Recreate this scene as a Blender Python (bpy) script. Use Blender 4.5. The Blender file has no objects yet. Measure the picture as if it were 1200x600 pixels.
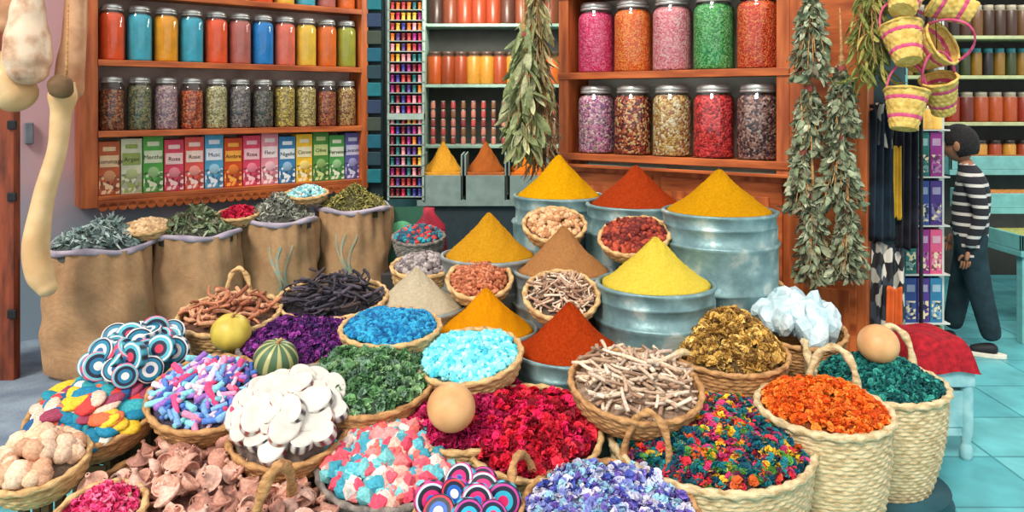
import bpy, bmesh, math, random
import numpy as np
from mathutils import Vector, Matrix, Euler
random.seed(7); rng=np.random.default_rng(7)
pi=math.pi
# ------------------------------------------------------------ colour / materials
def l1(v):
    v=v/255
    return v/12.92 if v<=.04045 else ((v+.055)/1.055)**2.4
def lin(c): return (l1(c[0]),l1(c[1]),l1(c[2]))
def rgba(c): return lin(c)+(1,)
def newmat(name):
    m=bpy.data.materials.new(name); m.use_nodes=True
    nt=m.node_tree; b=nt.nodes['Principled BSDF']
    return m,nt,b
def coord(nt,scale=None):
    tc=nt.nodes.new('ShaderNodeTexCoord'); mp=nt.nodes.new('ShaderNodeMapping')
    nt.links.new(tc.outputs['Object'],mp.inputs['Vector'])
    if scale: mp.inputs['Scale'].default_value=scale
    return mp.outputs['Vector']
def mat(name,c1,c2=None,rough=.7,scale=8,bump=0.,bscale=80,metal=0,stretch=None,lo=.35,hi=.65,spec=.3,detail=5,sheen=0,c3=None,trans=0):
    m,nt,b=newmat(name)
    b.inputs['Roughness'].default_value=rough; b.inputs['Metallic'].default_value=metal
    b.inputs['Specular IOR Level'].default_value=spec
    if sheen: b.inputs['Sheen Weight'].default_value=sheen
    if trans: b.inputs['Transmission Weight'].default_value=trans
    vec=coord(nt,stretch)
    n=nt.nodes.new('ShaderNodeTexNoise'); n.inputs['Scale'].default_value=scale; n.inputs['Detail'].default_value=detail
    nt.links.new(vec,n.inputs['Vector'])
    r=nt.nodes.new('ShaderNodeValToRGB'); e=r.color_ramp.elements
    if c2 is None: c2=tuple(min(255,v*.86) for v in c1)
    e[0].position=lo; e[0].color=rgba(c2); e[1].position=hi; e[1].color=rgba(c1)
    if c3: 
        q=r.color_ramp.elements.new(min(.98,hi+.08)); q.color=rgba(c3)
    nt.links.new(n.outputs['Fac'],r.inputs['Fac']); nt.links.new(r.outputs['Color'],b.inputs['Base Color'])
    if bump:
        n2=nt.nodes.new('ShaderNodeTexNoise'); n2.inputs['Scale'].default_value=bscale; n2.inputs['Detail'].default_value=3
        nt.links.new(vec,n2.inputs['Vector'])
        bp=nt.nodes.new('ShaderNodeBump'); bp.inputs['Strength'].default_value=bump; bp.inputs['Distance'].default_value=.01
        nt.links.new(n2.outputs['Fac'],bp.inputs['Height']); nt.links.new(bp.outputs['Normal'],b.inputs['Normal'])
    return m
def attrmat(name,rough=.7,bump=.3,bscale=120,spec=.3,var=.25):
    m,nt,b=newmat(name)
    b.inputs['Roughness'].default_value=rough; b.inputs['Specular IOR Level'].default_value=spec
    a=nt.nodes.new('ShaderNodeAttribute'); a.attribute_name='Col'
    vec=coord(nt); n=nt.nodes.new('ShaderNodeTexNoise'); n.inputs['Scale'].default_value=bscale; nt.links.new(vec,n.inputs['Vector'])
    mr=nt.nodes.new('ShaderNodeMapRange'); mr.inputs[1].default_value=.3; mr.inputs[2].default_value=.7
    mr.inputs[3].default_value=1-var; mr.inputs[4].default_value=1+var
    nt.links.new(n.outputs['Fac'],mr.inputs[0])
    mx=nt.nodes.new('ShaderNodeVectorMath'); mx.operation='SCALE'
    nt.links.new(a.outputs['Color'],mx.inputs[0]); nt.links.new(mr.outputs[0],mx.inputs['Scale'])
    nt.links.new(mx.outputs[0],b.inputs['Base Color'])
    bp=nt.nodes.new('ShaderNodeBump'); bp.inputs['Strength'].default_value=bump; bp.inputs['Distance'].default_value=.004
    nt.links.new(n.outputs['Fac'],bp.inputs['Height']); nt.links.new(bp.outputs['Normal'],b.inputs['Normal'])
    return m
def palmat(name,cols,scale=60,rough=.6,bump=.8,stretch=None):
    m,nt,b=newmat(name); b.inputs['Roughness'].default_value=rough
    vec=coord(nt,stretch); v=nt.nodes.new('ShaderNodeTexVoronoi'); v.inputs['Scale'].default_value=scale
    nt.links.new(vec,v.inputs['Vector'])
    s=nt.nodes.new('ShaderNodeSeparateColor'); nt.links.new(v.outputs['Color'],s.inputs[0])
    r=nt.nodes.new('ShaderNodeValToRGB'); r.color_ramp.interpolation='CONSTANT'; e=r.color_ramp.elements
    e[0].position=0; e[0].color=rgba(cols[0])
    e[1].position=1/len(cols) if len(cols)>1 else 1; e[1].color=rgba(cols[1 if len(cols)>1 else 0])
    for i in range(2,len(cols)):
        q=e.new(i/len(cols)); q.color=rgba(cols[i])
    nt.links.new(s.outputs[0],r.inputs['Fac']); nt.links.new(r.outputs['Color'],b.inputs['Base Color'])
    bp=nt.nodes.new('ShaderNodeBump'); bp.inputs['Strength'].default_value=bump; bp.inputs['Distance'].default_value=.012; bp.invert=True
    nt.links.new(v.outputs['Distance'],bp.inputs['Height']); nt.links.new(bp.outputs['Normal'],b.inputs['Normal'])
    return m
CM={}
def flat(c,rough=.6,metal=0):
    k=(tuple(c),rough,metal)
    if k not in CM: CM[k]=mat('paint_%d_%d_%d'%tuple(int(v) for v in c),c,tuple(v*.9 for v in c),rough=rough,metal=metal,scale=15,bump=.05)
    return CM[k]
def glassmat():
    m,nt,b=newmat('jar_glass'); nt.nodes.remove(b)
    out=[n for n in nt.nodes if n.type=='OUTPUT_MATERIAL'][0]
    t=nt.nodes.new('ShaderNodeBsdfTransparent'); t.inputs[0].default_value=(.98,.99,.99,1)
    g=nt.nodes.new('ShaderNodeBsdfGlossy'); g.inputs['Roughness'].default_value=.06
    lw=nt.nodes.new('ShaderNodeLayerWeight'); lw.inputs[0].default_value=.25
    mr=nt.nodes.new('ShaderNodeMapRange'); mr.inputs[3].default_value=.05; mr.inputs[4].default_value=.55
    nt.links.new(lw.outputs['Fresnel'],mr.inputs[0])
    mx=nt.nodes.new('ShaderNodeMixShader'); nt.links.new(mr.outputs[0],mx.inputs[0])
    nt.links.new(t.outputs[0],mx.inputs[1]); nt.links.new(g.outputs[0],mx.inputs[2]); nt.links.new(mx.outputs[0],out.inputs[0])
    return m
GLASS=glassmat()
WOOD=mat('orange_wood',(200,108,56),(142,66,32),rough=.45,scale=3,stretch=(1,6,6),bump=.15,bscale=12,detail=8)
WOODV=mat('orange_wood_vertical',(202,110,58),(146,70,34),rough=.45,scale=3,stretch=(6,6,.8),bump=.15,bscale=12,detail=8)
WOODD=mat('dark_wood',(140,66,40),(84,40,26),rough=.6,scale=4,stretch=(5,5,1),bump=.2,bscale=20)
CRATE=mat('crate_wood',(120,88,58),(84,58,38),rough=.8,scale=4,stretch=(1,6,6),bump=.3,bscale=20)
STRAW=mat('straw',(218,182,128),(160,116,70),rough=.8,scale=30,stretch=(1,1,3),bump=.5,bscale=140,lo=.3,hi=.6)
STRAWD=mat('straw_brown',(200,152,100),(136,94,56),rough=.8,scale=30,stretch=(1,1,3),bump=.5,bscale=140,lo=.3,hi=.6)
STRAWL=mat('straw_pale',(222,202,160),(168,140,96),rough=.8,scale=30,stretch=(1,1,3),bump=.5,bscale=140,lo=.3,hi=.6)
GREYB=mat('grey_reed',(150,138,128),(100,92,88),rough=.8,scale=30,bump=.5,bscale=140)
TIN=mat('galvanised_tin',(126,158,160),(98,128,132),rough=.45,metal=.35,scale=9,bump=.25,bscale=40,detail=12,lo=.36,hi=.56,c3=(168,184,180))
TIN2=mat('galvanised_tin_light',(156,166,164),(114,122,122),rough=.45,metal=.35,scale=9,bump=.25,bscale=40,detail=10,c3=(130,114,90))
PILE=attrmat('dried_goods'); PILEG=attrmat('smooth_goods',rough=.35,bump=.1,var=.1,bscale=40,spec=.5)
LEAFM=attrmat('dried_leaf',rough=.8,var=.3,bscale=60)
CREAM=flat((226,220,204))
LIDM=mat('lid_metal',(222,222,216),(180,180,176),rough=.3,metal=.6,scale=20)
BLACK=flat((26,26,30))
# ------------------------------------------------------------ geometry accumulator
def lathe(prof,seg=32,mod=None):
    prof=np.array(prof,float); n=len(prof); th=np.arange(seg)*2*pi/seg
    r=prof[:,0][:,None]*np.ones(seg); z=prof[:,1][:,None]*np.ones(seg)
    if mod is not None: r=r+mod(np.arange(n)[:,None],th[None,:])*(prof[:,0][:,None]>1e-5)
    V=np.stack([r*np.cos(th),r*np.sin(th),z],-1).reshape(-1,3)
    i,j=np.meshgrid(np.arange(n-1),np.arange(seg),indexing='ij'); j2=(j+1)%seg
    F=np.stack([i*seg+j,i*seg+j2,(i+1)*seg+j2,(i+1)*seg+j],-1).reshape(-1,4)
    return V,F.tolist()
def tube(pts,rad,sides=10,cap=True,twist=0,amp=0,closed=False):
    P=[Vector(p) for p in pts]; n=len(P)
    if not hasattr(rad,'__len__'): rad=[rad]*n
    V=[];F=[]; up=None
    for i in range(n):
        a=P[(i-1)%n] if (closed or i>0) else P[i]; b=P[(i+1)%n] if (closed or i<n-1) else P[i]
        t=(b-a).normalized()
        if up is None:
            up=Vector((0,0,1)) if abs(t.z)<.9 else Vector((0,1,0))
        s=t.cross(up).normalized(); up=s.cross(t).normalized()
        for k in range(sides):
            a_=2*pi*k/sides; rr=rad[i]*(1+amp*math.sin(2*a_+twist*i))
            V.append(P[i]+(s*math.cos(a_)+up*math.sin(a_))*rr)
    m=n if closed else n-1
    for i in range(m):
        for k in range(sides):
            i2=(i+1)%n; F.append([i*sides+k,i*sides+(k+1)%sides,i2*sides+(k+1)%sides,i2*sides+k])
    if cap and not closed:
        F.append(list(range(sides))[::-1]); F.append([(n-1)*sides+k for k in range(sides)])
    return np.array([tuple(v) for v in V]),F
def smoothpath(pts,n):
    pts=[Vector(p) for p in pts]; out=[]; m=len(pts)-1
    for i in range(n+1):
        s=i/n*m; k=min(int(s),m-1); t=s-k
        p0=pts[max(k-1,0)];p1=pts[k];p2=pts[k+1];p3=pts[min(k+2,m)]
        out.append(.5*((2*p1)+(-p0+p2)*t+(2*p0-5*p1+4*p2-p3)*t*t+(-p0+3*p1-3*p2+p3)*t**3))
    return out
class G:
    def __init__(s): s.v=[];s.f=[];s.mi=[];s.sm=[];s.mats=[];s.n=0
    def add(s,VF,m,smooth=True,loc=(0,0,0),rot=None,sc=None):
        V,F=VF; V=np.array(V,float)
        if sc is not None: V=V*np.array(sc)
        if rot is not None: V=V@np.array(Euler(rot).to_matrix()).T
        V=V+np.array(loc)
        if m not in s.mats: s.mats.append(m)
        k=s.mats.index(m)
        s.v.append(V); s.f+= [[a+s.n for a in f] for f in F]; s.mi+=[k]*len(F); s.sm+=[smooth]*len(F); s.n+=len(V)
        return s
    def box(s,x0,x1,y0,y1,z0,z1,m,**k):
        V=[(x,y,z) for x in(x0,x1) for y in(y0,y1) for z in(z0,z1)]
        F=[[0,1,3,2],[4,6,7,5],[0,4,5,1],[2,3,7,6],[0,2,6,4],[1,5,7,3]]
        return s.add((V,F),m,False,**k)
    def build(s,name,loc=(0,0,0),rot=(0,0,0),parent=None,bevel=0):
        me=bpy.data.meshes.new(name); me.from_pydata(np.concatenate(s.v).tolist(),[],s.f)
        for m in s.mats: me.materials.append(m)
        me.polygons.foreach_set('material_index',s.mi); me.polygons.foreach_set('use_smooth',s.sm); me.update()
        o=bpy.data.objects.new(name,me); bpy.context.collection.objects.link(o)
        o.location=loc; o.rotation_euler=rot
        if parent: o.parent=parent
        if bevel:
            b=o.modifiers.new('bevel','BEVEL'); b.width=bevel; b.segments=2; b.limit_method='ANGLE'
        return o
def link(name,me,loc,rot=(0,0,0),parent=None):
    o=bpy.data.objects.new(name,me); bpy.context.collection.objects.link(o); o.location=loc; o.rotation_euler=rot
    if parent: o.parent=parent
    return o
# ------------------------------------------------------------ scatter
def tri(V,F):
    T=[]
    for f in F:
        for i in range(1,len(f)-1): T.append((f[0],f[i],f[i+1]))
    return np.array(V,float),np.array(T,int)
def ico(l):
    bm=bmesh.new(); bmesh.ops.create_icosphere(bm,subdivisions=l,radius=1)
    V=[tuple(v.co) for v in bm.verts]; bm.verts.index_update(); F=[[v.index for v in f.verts] for f in bm.faces]; bm.free()
    return tri(V,F)
I1=ico(1); I2=ico(2); I3=ico(3)
def grid(nu,nv,fn):
    V=[fn(i/(nu-1),j/(nv-1)) for i in range(nu) for j in range(nv)]
    F=[[i*nv+j,i*nv+j+1,(i+1)*nv+j+1,(i+1)*nv+j] for i in range(nu-1) for j in range(nv-1)]
    return V,F
def leaf_t(w=.3,curl=.3):
    def fn(u,v):
        x=-1+2*u; hw=w*math.sin(pi*min(1,u*.97+.03))**.7; y=(v-.5)*2*hw
        return (x,y,curl*(x*x-.5)*.6+abs(v-.5)*w*.8)
    return tri(*grid(6,3,fn))
LEAF=leaf_t(); LEAFN=leaf_t(.14,.5); LEAFW=leaf_t(.42,.7)
def petals(n=5,seed=0,cup=.7):
    r=random.Random(seed); V=[];F=[]
    for k in range(n):
        a=k*2*pi/n+r.uniform(-.3,.3); el=r.uniform(.2,1.2)
        def fn(u,v):
            w=(v-.5)*1.3*math.sin(pi*(.15+.75*u)); d=u
            x=d*math.cos(el*u*1.1); z=d*math.sin(el)*.9-.2-cup*(v-.5)**2
            return (x*math.cos(a)-w*math.sin(a),x*math.sin(a)+w*math.cos(a),z+r.uniform(-.05,.05))
        v,f=grid(4,3,fn); b=len(V); V+=v; F+=[[q+b for q in p] for p in f]
    return tri(V,F)
PET=petals(); BUD=petals(7,3,1.2)
def bent(sides=6,bend=.25,r0=.1,r1=.07,n=5):
    pts=[(-1+2*i/(n-1),bend*math.sin(3*i/(n-1)),bend*.5*math.cos(4*i/(n-1))) for i in range(n)]
    return tri(*tube(pts,[r0+(r1-r0)*i/(n-1) for i in range(n)],sides))
STICK=bent(); TWIG=bent(7,.08,.14,.11); POD=bent(6,.3,.1,.04); CHALK=tri(*tube([(-1,0,0),(-.93,0,0),(.93,0,0),(1,0,0)],[.26,.34,.34,.26],10))
TAG=tri(*lathe([(0,1.1),(.14,1.1),(.2,.98),(.12,.85),(.2,.7),(.45,.3),(.7,.12),(.72,.05),(.95,.12),(1,.08),(.8,-.18),(.45,-.25),(0,-.25)],16))
BOWL=tri(*lathe([(0,-.15),(.5,-.12),(.85,.2),(.92,.45),(1,.45),(.95,.15),(.6,-.3),(.35,-.32),(.3,-.4),(.5,-.5),(0,-.5)],16))
def rmats(N,bmax):
    a=rng.uniform(0,2*pi,N); c=rng.uniform(0,2*pi,N)
    b=np.arccos(rng.uniform(-1,1,N)) if bmax is None else rng.uniform(0,math.radians(bmax),N)
    def Rz(t):
        M=np.zeros((N,3,3)); M[:,0,0]=np.cos(t);M[:,0,1]=-np.sin(t);M[:,1,0]=np.sin(t);M[:,1,1]=np.cos(t);M[:,2,2]=1; return M
    def Rx(t):
        M=np.zeros((N,3,3)); M[:,1,1]=np.cos(t);M[:,1,2]=-np.sin(t);M[:,2,1]=np.sin(t);M[:,2,2]=np.cos(t);M[:,0,0]=1; return M
    return Rz(c)@Rx(b)@Rz(a)
def dirmats(D):
    D=D/np.linalg.norm(D,axis=1,keepdims=True); A=rng.normal(size=D.shape)
    B=np.cross(D,A); B/=np.linalg.norm(B,axis=1,keepdims=True); C=np.cross(D,B)
    return np.stack([D,B,C],-1)
def scatter(name,t,P,M,S,C,m,parent=None,smooth=True,jv=0,loc=(0,0,0),rot=(0,0,0)):
    V,T=t; N=len(P); nv=len(V); S=np.asarray(S,float)
    if S.ndim==1: S=np.repeat(S[:,None],3,1)
    VV=V[None]*S[:,None,:]
    if jv: VV=VV*(1+rng.uniform(-jv,jv,VV.shape))
    W=np.einsum('nij,nvj->nvi',M,VV)+np.asarray(P)[:,None,:]
    W=W.reshape(-1,3); TT=(T[None]+(np.arange(N)*nv)[:,None,None]).reshape(-1,3)
    me=bpy.data.meshes.new(name); me.vertices.add(len(W)); me.vertices.foreach_set('co',W.astype(np.float32).ravel())
    me.loops.add(TT.size); me.loops.foreach_set('vertex_index',TT.astype(np.int32).ravel())
    me.polygons.add(len(TT)); me.polygons.foreach_set('loop_start',np.arange(len(TT),dtype=np.int32)*3)
    me.polygons.foreach_set('use_smooth',np.full(len(TT),smooth)); me.update(calc_edges=True)
    C=np.asarray(C,float)
    if C.ndim==2: C=np.repeat(C[:,None,:],nv,1)
    ca=me.color_attributes.new('Col','FLOAT_COLOR','POINT')
    ca.data.foreach_set('color',np.concatenate([C.reshape(-1,3),np.ones((len(W),1))],1).astype(np.float32).ravel())
    me.materials.append(m); me.validate()
    return link(name,me,loc,rot,parent)
def pick(cols,N,j=.15):
    c=np.array([lin(x) for x in cols])[rng.integers(0,len(cols),N)]
    return np.clip(c*(1+rng.uniform(-j,j,(N,1))),0,1)
def pile(parent,R,h,t,size,cols,cover=2.2,jit=.6,bmax=None,m=None,p=2,anis=(1,1,1),smooth=True,jv=0,N=None,loc=(0,0,0),name='contents',under=None,j=.18,sx=1,sy=1,wob=.012):
    if N is None: N=int(cover*pi*R*R/(size*size))
    r=(R-size*.4)*np.sqrt(rng.uniform(0,1,N)); th=rng.uniform(0,2*pi,N)
    x=r*np.cos(th)*sx; y=r*np.sin(th)*sy
    z=h*(1-(r/R)**p)+jit*size*rng.uniform(-.5,.8,N)+wob*np.sin(x*23+1)*np.cos(y*19)
    S=size*rng.uniform(.7,1.2,(N,1))*np.array(anis)
    o=scatter(name,t,np.stack([x,y,z],1)+np.array(loc),rmats(N,bmax),S,pick(cols,N,j),m or PILE,parent,smooth,jv)
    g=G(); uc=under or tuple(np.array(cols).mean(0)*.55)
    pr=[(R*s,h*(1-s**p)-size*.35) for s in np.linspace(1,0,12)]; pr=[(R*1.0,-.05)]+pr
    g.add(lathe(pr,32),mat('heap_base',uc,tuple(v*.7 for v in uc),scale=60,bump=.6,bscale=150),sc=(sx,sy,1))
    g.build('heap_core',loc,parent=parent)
    return o
# ------------------------------------------------------------ baskets
def crate(par,x,y,z,r):
    s=r*.5; g=G(); g.box(-s,s,-s,s,z-.02,z,CRATE)
    for sx in (-1,1):
        for sy in (-1,1): g.box(sx*s-.012,sx*s+.012,sy*s-.012,sy*s+.012,0,z-.02,CRATE)
    k=.05
    while k<z-.1:
        g.box(-s,s,-s-.018,-s-.012,k,k+.06,CRATE); g.box(-s,s,s+.012,s+.018,k,k+.06,CRATE); g.box(-s-.018,-s-.012,-s,s,k,k+.06,CRATE); g.box(s+.012,s+.018,-s,s,k,k+.06,CRATE); k+=.09
    c=g.build('support_crate',(x,y,0)); c.parent=par
    c.matrix_parent_inverse=(Matrix.Translation(par.location)@par.rotation_euler.to_matrix().to_4x4()).inverted()
def basket(name,x,y,z,R,depth=.12,tilt=14,roll=0,kind='bowl',m=None,handles=(),ped=True,rimr=.011,coil=.017,ell=1):
    m=m or STRAW
    rows=max(4,int(depth*1.25/coil)); sub=4; n=rows*sub+1; prof=[]
    for i in range(n):
        t=i/(n-1); 
        if kind=='bowl': r=R*(.5+.5*math.sqrt(max(0,1-(1-t)**2)))
        else: r=R*(.76+.24*t**.8+.05*math.sin(pi*t))
        prof.append((r,-depth+depth*t))
    K=max(14,int(2*pi*R/.045))
    def mod(i,th):
        c=i/sub; return .0035*np.abs(np.sin(pi*c))+.003*np.sin(K*th+pi*np.floor(c))*np.abs(np.sin(pi*c))
    g=G(); g.add(lathe(prof,K*4,mod),m)
    g.add(lathe([(0,-depth),(prof[0][0],-depth)],K*2),m)
    g.add(lathe([(R-.004,0),(R*.93,-depth*.4),(R*.8,-depth*.75)],K*2),m)
    nn=K*5; pts=[(R*math.cos(2*pi*i/nn),R*math.sin(2*pi*i/nn),0) for i in range(nn)]
    g.add(tube(pts,rimr,8,closed=True,twist=.9,amp=.28),m)
    for (ang,w,h,rr) in handles:
        a=math.radians(ang); c=Vector((math.cos(a),math.sin(a),0)); tg=Vector((-c.y,c.x,0)); P=[]
        for i in range(31):
            s=pi*i/30; P.append(c*(R+.01+.03*math.sin(s))+tg*(math.cos(s)*w/2)+Vector((0,0,-.05+(h+.05)*math.sin(s)**.75)))
        g.add(tube(P,rr,8,twist=.9,amp=.3),m)
    o=g.build(name,(x,y,z),(math.radians(tilt),math.radians(roll),0)); 
    if ped: crate(o,x,y+math.sin(math.radians(tilt))*depth,z-depth*math.cos(math.radians(tilt)),prof[0][0])
    return o

# ============================================================ ROOM SHELL
TILE,nt,b=newmat('teal_floor_tile')
vec=coord(nt,(1,1,1)); br=nt.nodes.new('ShaderNodeTexBrick'); nt.links.new(vec,br.inputs['Vector'])
br.offset=0; br.inputs['Color1'].default_value=rgba((108,188,192)); br.inputs['Color2'].default_value=rgba((80,160,168)); br.inputs['Mortar'].default_value=rgba((60,132,142))
br.inputs['Scale'].default_value=1; br.inputs['Brick Width'].default_value=.42; br.inputs['Row Height'].default_value=.42; br.inputs['Mortar Size'].default_value=.006
nz=nt.nodes.new('ShaderNodeTexNoise'); nz.inputs['Scale'].default_value=5; nz.inputs['Detail'].default_value=8; nt.links.new(vec,nz.inputs['Vector'])
mx=nt.nodes.new('ShaderNodeMix'); mx.data_type='RGBA'; mx.blend_type='OVERLAY'; mx.inputs[0].default_value=.6
nt.links.new(br.outputs['Color'],mx.inputs[6]); nt.links.new(nz.outputs['Fac'],mx.inputs[7])
nt.links.new(mx.outputs[2],b.inputs['Base Color']); b.inputs['Roughness'].default_value=.35
G().box(-6,8,-1,10,-.1,0,TILE).build('floor')
A1=math.radians(37.9); A2=math.radians(-34.1)
PLAS,nt,b=newmat('pink_blue_plaster'); vec=coord(nt)
sp=nt.nodes.new('ShaderNodeSeparateXYZ'); nt.links.new(vec,sp.inputs[0])
nz=nt.nodes.new('ShaderNodeTexNoise'); nz.inputs['Scale'].default_value=3; nz.inputs['Detail'].default_value=10; nt.links.new(vec,nz.inputs['Vector'])
ad=nt.nodes.new('ShaderNodeMath'); ad.operation='MULTIPLY_ADD'; ad.inputs[1].default_value=1.1; nt.links.new(nz.outputs['Fac'],ad.inputs[0]); nt.links.new(sp.outputs[2],ad.inputs[2])
rp=nt.nodes.new('ShaderNodeValToRGB'); e=rp.color_ramp.elements
e[0].position=.6;e[0].color=rgba((140,160,176)); e[1].position=1;e[1].color=rgba((200,162,166))
dv=nt.nodes.new('ShaderNodeMath'); dv.operation='MULTIPLY'; dv.inputs[1].default_value=.55; nt.links.new(ad.outputs[0],dv.inputs[0])
nt.links.new(dv.outputs[0],rp.inputs[0]); nt.links.new(rp.outputs[0],b.inputs['Base Color']); b.inputs['Roughness'].default_value=.9
bp=nt.nodes.new('ShaderNodeBump'); bp.inputs['Strength'].default_value=.4; bp.inputs['Distance'].default_value=.02; nt.links.new(nz.outputs['Fac'],bp.inputs['Height']); nt.links.new(bp.outputs[0],b.inputs['Normal'])
G().box(-3.2,2.16,.25,.4,0,3.2,PLAS).build('wall_left',(-2.78,4.95,0),(0,0,A1))
G().box(-4.4,-1.78,2.95,5.3,0,.004,mat('blue_grey_cement',(134,150,164),(104,118,136),rough=.9,scale=5,bump=.4)).build('cement_pavement')
TEALW=mat('teal_wall',(74,116,116),(42,80,84),rough=.8,scale=4,bump=.2)
G().box(-2.2,1.2,7.6,7.7,0,3.2,TEALW).build('wall_back')
G().box(1.05,1.15,5.2,7.6,0,3.2,TEALW).build('wall_inner_right')
G().box(-1.3,1.2,6.3,7.7,3.0,3.1,flat((190,190,180))).build('ceiling')
G().box(1.2,7,7.3,7.4,0,3.4,mat('far_shop_wall',(90,110,100),(60,74,70),rough=.8)).build('wall_far')

# ============================================================ JARS
LATCH={}
def jar(name,p,R,h,cm,lid=LIDM,fill=.93,rotz=0):
    key=(R,h)
    if key not in LATCH:
        nk=.8
        out=[(0,0),(R*.92,0),(R,.012),(R,h*.76),(R*.96,h*.82),(R*nk,h*.87),(R*nk,h*.9)]
        g=G(); g.add(lathe(out,40),GLASS); ob=g.build('tmp'); gm=ob.data; bpy.data.objects.remove(ob)
        g=G(); z=h*.885
        g.add(lathe([(R*nk+.002,z),(R*nk+.006,z+.004),(R*nk+.006,z+h*.035),(R*nk+.002,z+h*.04)],40,lambda i,t:.0006*np.sin(30*t)),lid)
        g.add(lathe([(R*nk+.003,z+h*.045),(R*nk+.005,z+h*.06),(R*nk,z+h*.1),(R*nk*.9,z+h*.115),(0,z+h*.115)],40),lid); ob=g.build('tmp'); lm=ob.data; bpy.data.objects.remove(ob)
        LATCH[key]=(gm,lm)
    gm,lm=LATCH[key]
    g=G(); r=R*.955; hf=h*fill*.9
    pr=[(0,.006),(r,.008)]+[(r,.02+(min(hf,h*.77)-.02)*i/6) for i in range(7)]
    if hf>h*.8: pr+=[(r*.95,h*.81),(R*.76,h*.855),(R*.74,hf)]
    pr+=[(r*.3 if hf>h*.8 else r*.5,hf+.006),(0,hf+.008)]
    g.add(lathe(pr,40),cm); o=g.build(name,p,(0,0,rotz)); 
    link('glass',gm,(0,0,0),parent=o); link('lid',lm,(0,0,0),parent=o)
    return o
def uv1(u,v,z): return (-2.78+u*math.cos(A1)-v*math.sin(A1),4.95+u*math.sin(A1)+v*math.cos(A1),z)
def uv2(u,v,z): return (.30+u*math.cos(A2)-v*math.sin(A2),4.95+u*math.sin(A2)+v*math.cos(A2),z)
g=G(); BK=mat('cabinet_back',(190,168,158),(144,120,110),scale=4)
g.box(0,.1,0,.24,.86,2.9,WOODV).box(1.99,2.05,0,.24,.86,2.9,WOODV).box(.1,1.99,.215,.24,.86,2.9,BK)
for z in (2.29,1.825,1.357,.934): g.box(.1,1.99,0,.215,z-.03,z,WOOD)
g.box(.1,1.99,.0,.03,.86,.904,WOOD)
for i in range(32):
    g.add(lathe([(0,0),(.03,0),(.03,.02),(0,.02)],14),WOOD,False,loc=(.13+i*.059,.02,.862),rot=(pi/2,0,0))
for z in (1.357,1.825,2.29): g.box(.1,1.99,-.008,.0,z-.036,z+.006,WOOD)
g.build('hanging_shelf_cabinet',(-2.78,4.95,0),(0,0,A1),bevel=.004)
pc=[(250,100,50),(80,188,208),(255,174,40),(70,182,206),(250,100,52),(200,116,104),(34,140,214),(240,122,98),(250,204,74),(240,120,44),(176,176,62)]
for i,c in enumerate(pc):
    m=mat('powder_%d'%i,c,tuple(v*.9 for v in c),rough=.9,scale=12,bump=.3,bscale=60)
    jar('spice_jar',uv1(.2+i*.1705,.10,1.826),.08,.38,m)
hp=[[(160,76,48),(96,64,46),(190,138,96)],[(120,130,92),(84,90,66),(160,150,108)],[(180,140,148),(140,118,132),(210,180,170)],[(190,70,38),(220,128,76),(120,56,36)],[(186,176,118),(140,130,88),(214,206,160)],[(120,108,112),(78,78,78),(160,150,140)],[(92,92,80),(58,62,56),(136,126,114)],[(226,198,96),(180,158,76),(140,118,66)],[(228,208,138),(190,168,96),(150,130,76)],[(170,76,48),(120,56,38),(200,128,76)],[(186,138,76),(136,76,48),(208,178,108)]]
for i,c in enumerate(hp):
    jar('herb_jar',uv1(.2+i*.1705,.10,1.358),.078,.365,palmat('herbs_%d'%i,c,85),fill=.93-.1*(i%3==0))
for i in range(11):
    c=pc[(i*4+2)%11]; jar('spice_jar',uv1(.2+i*.1705,.11,2.291),.078,.37,mat('powt_%d'%i,c))
def text(s,size,c,loc,rot,parent,al='CENTER'):
    cu=bpy.data.curves.new('label_text','FONT'); cu.body=s; cu.size=size; cu.align_x=al; cu.extrude=.0008
    cu.materials.append(flat(c)); o=bpy.data.objects.new('label_text',cu); bpy.context.collection.objects.link(o)
    o.location=loc; o.rotation_euler=rot; o.parent=parent; return o
bx=[((190,96,56),(230,200,156),'Gommage'),((214,218,186),(150,170,90),'Argan'),((86,166,74),(216,224,190),'Menthe'),((214,70,92),(240,204,200),'Rosa'),((226,90,78),(240,214,200),'Rose'),((80,160,196),(224,232,240),'Musc'),((206,76,34),(244,170,70),'Ambre'),((220,70,100),(240,190,196),'Rosa'),((228,146,158),(240,222,222),'Fleur'),((60,130,180),(228,238,240),'Nigelle'),((244,196,50),(240,230,190),'Citron'),((80,140,64),(200,214,140),'Olive'),((80,160,80),(224,232,204),'Verveine'),((96,96,160),(200,200,226),'Lavande')]
for i,(c,c2,s) in enumerate(bx):
    w=.128; h=.37+.015*((i*7)%3-1)
    g=G(); g.box(-w/2,w/2,0,.12,0,h,flat(c)); g.box(-w*.44,w*.44,-.002,0,h*.52,h*.74,flat(c2)); g.box(-w*.48,w*.48,-.0015,0,h*.02,h*.36,palmat('boxart_%d'%i,[tuple(v*.8 for v in c),c2,c,tuple(v*.6 for v in c)],45,bump=0))
    g.add(lathe([(0,0),(.036,0),(.036,.003),(0,.003)],20),flat(tuple((a+b)/2 for a,b in zip(c,c2))),loc=(0,-.001,h*.36),rot=(pi/2,0,0))
    g.box(-w*.3,w*.3,-.002,0,h*.82,h*.9,flat(c2))
    o=g.build('soap_box',uv1(.175+i*.1355,.05,.935),(0,0,A1),bevel=.002)
    text(s,.04,tuple(v*.3 for v in c),(0,-.003,h*.59),(pi/2,0,0),o)
g=G(); BK2=mat('pale_back',(206,210,196),(176,180,166),scale=4)
g.box(0,.07,0,.3,1.14,2.9,WOODV).box(1.374,1.444,0,.3,1.14,2.9,WOODV).box(.07,1.374,.27,.3,1.14,2.9,BK2)
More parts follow.
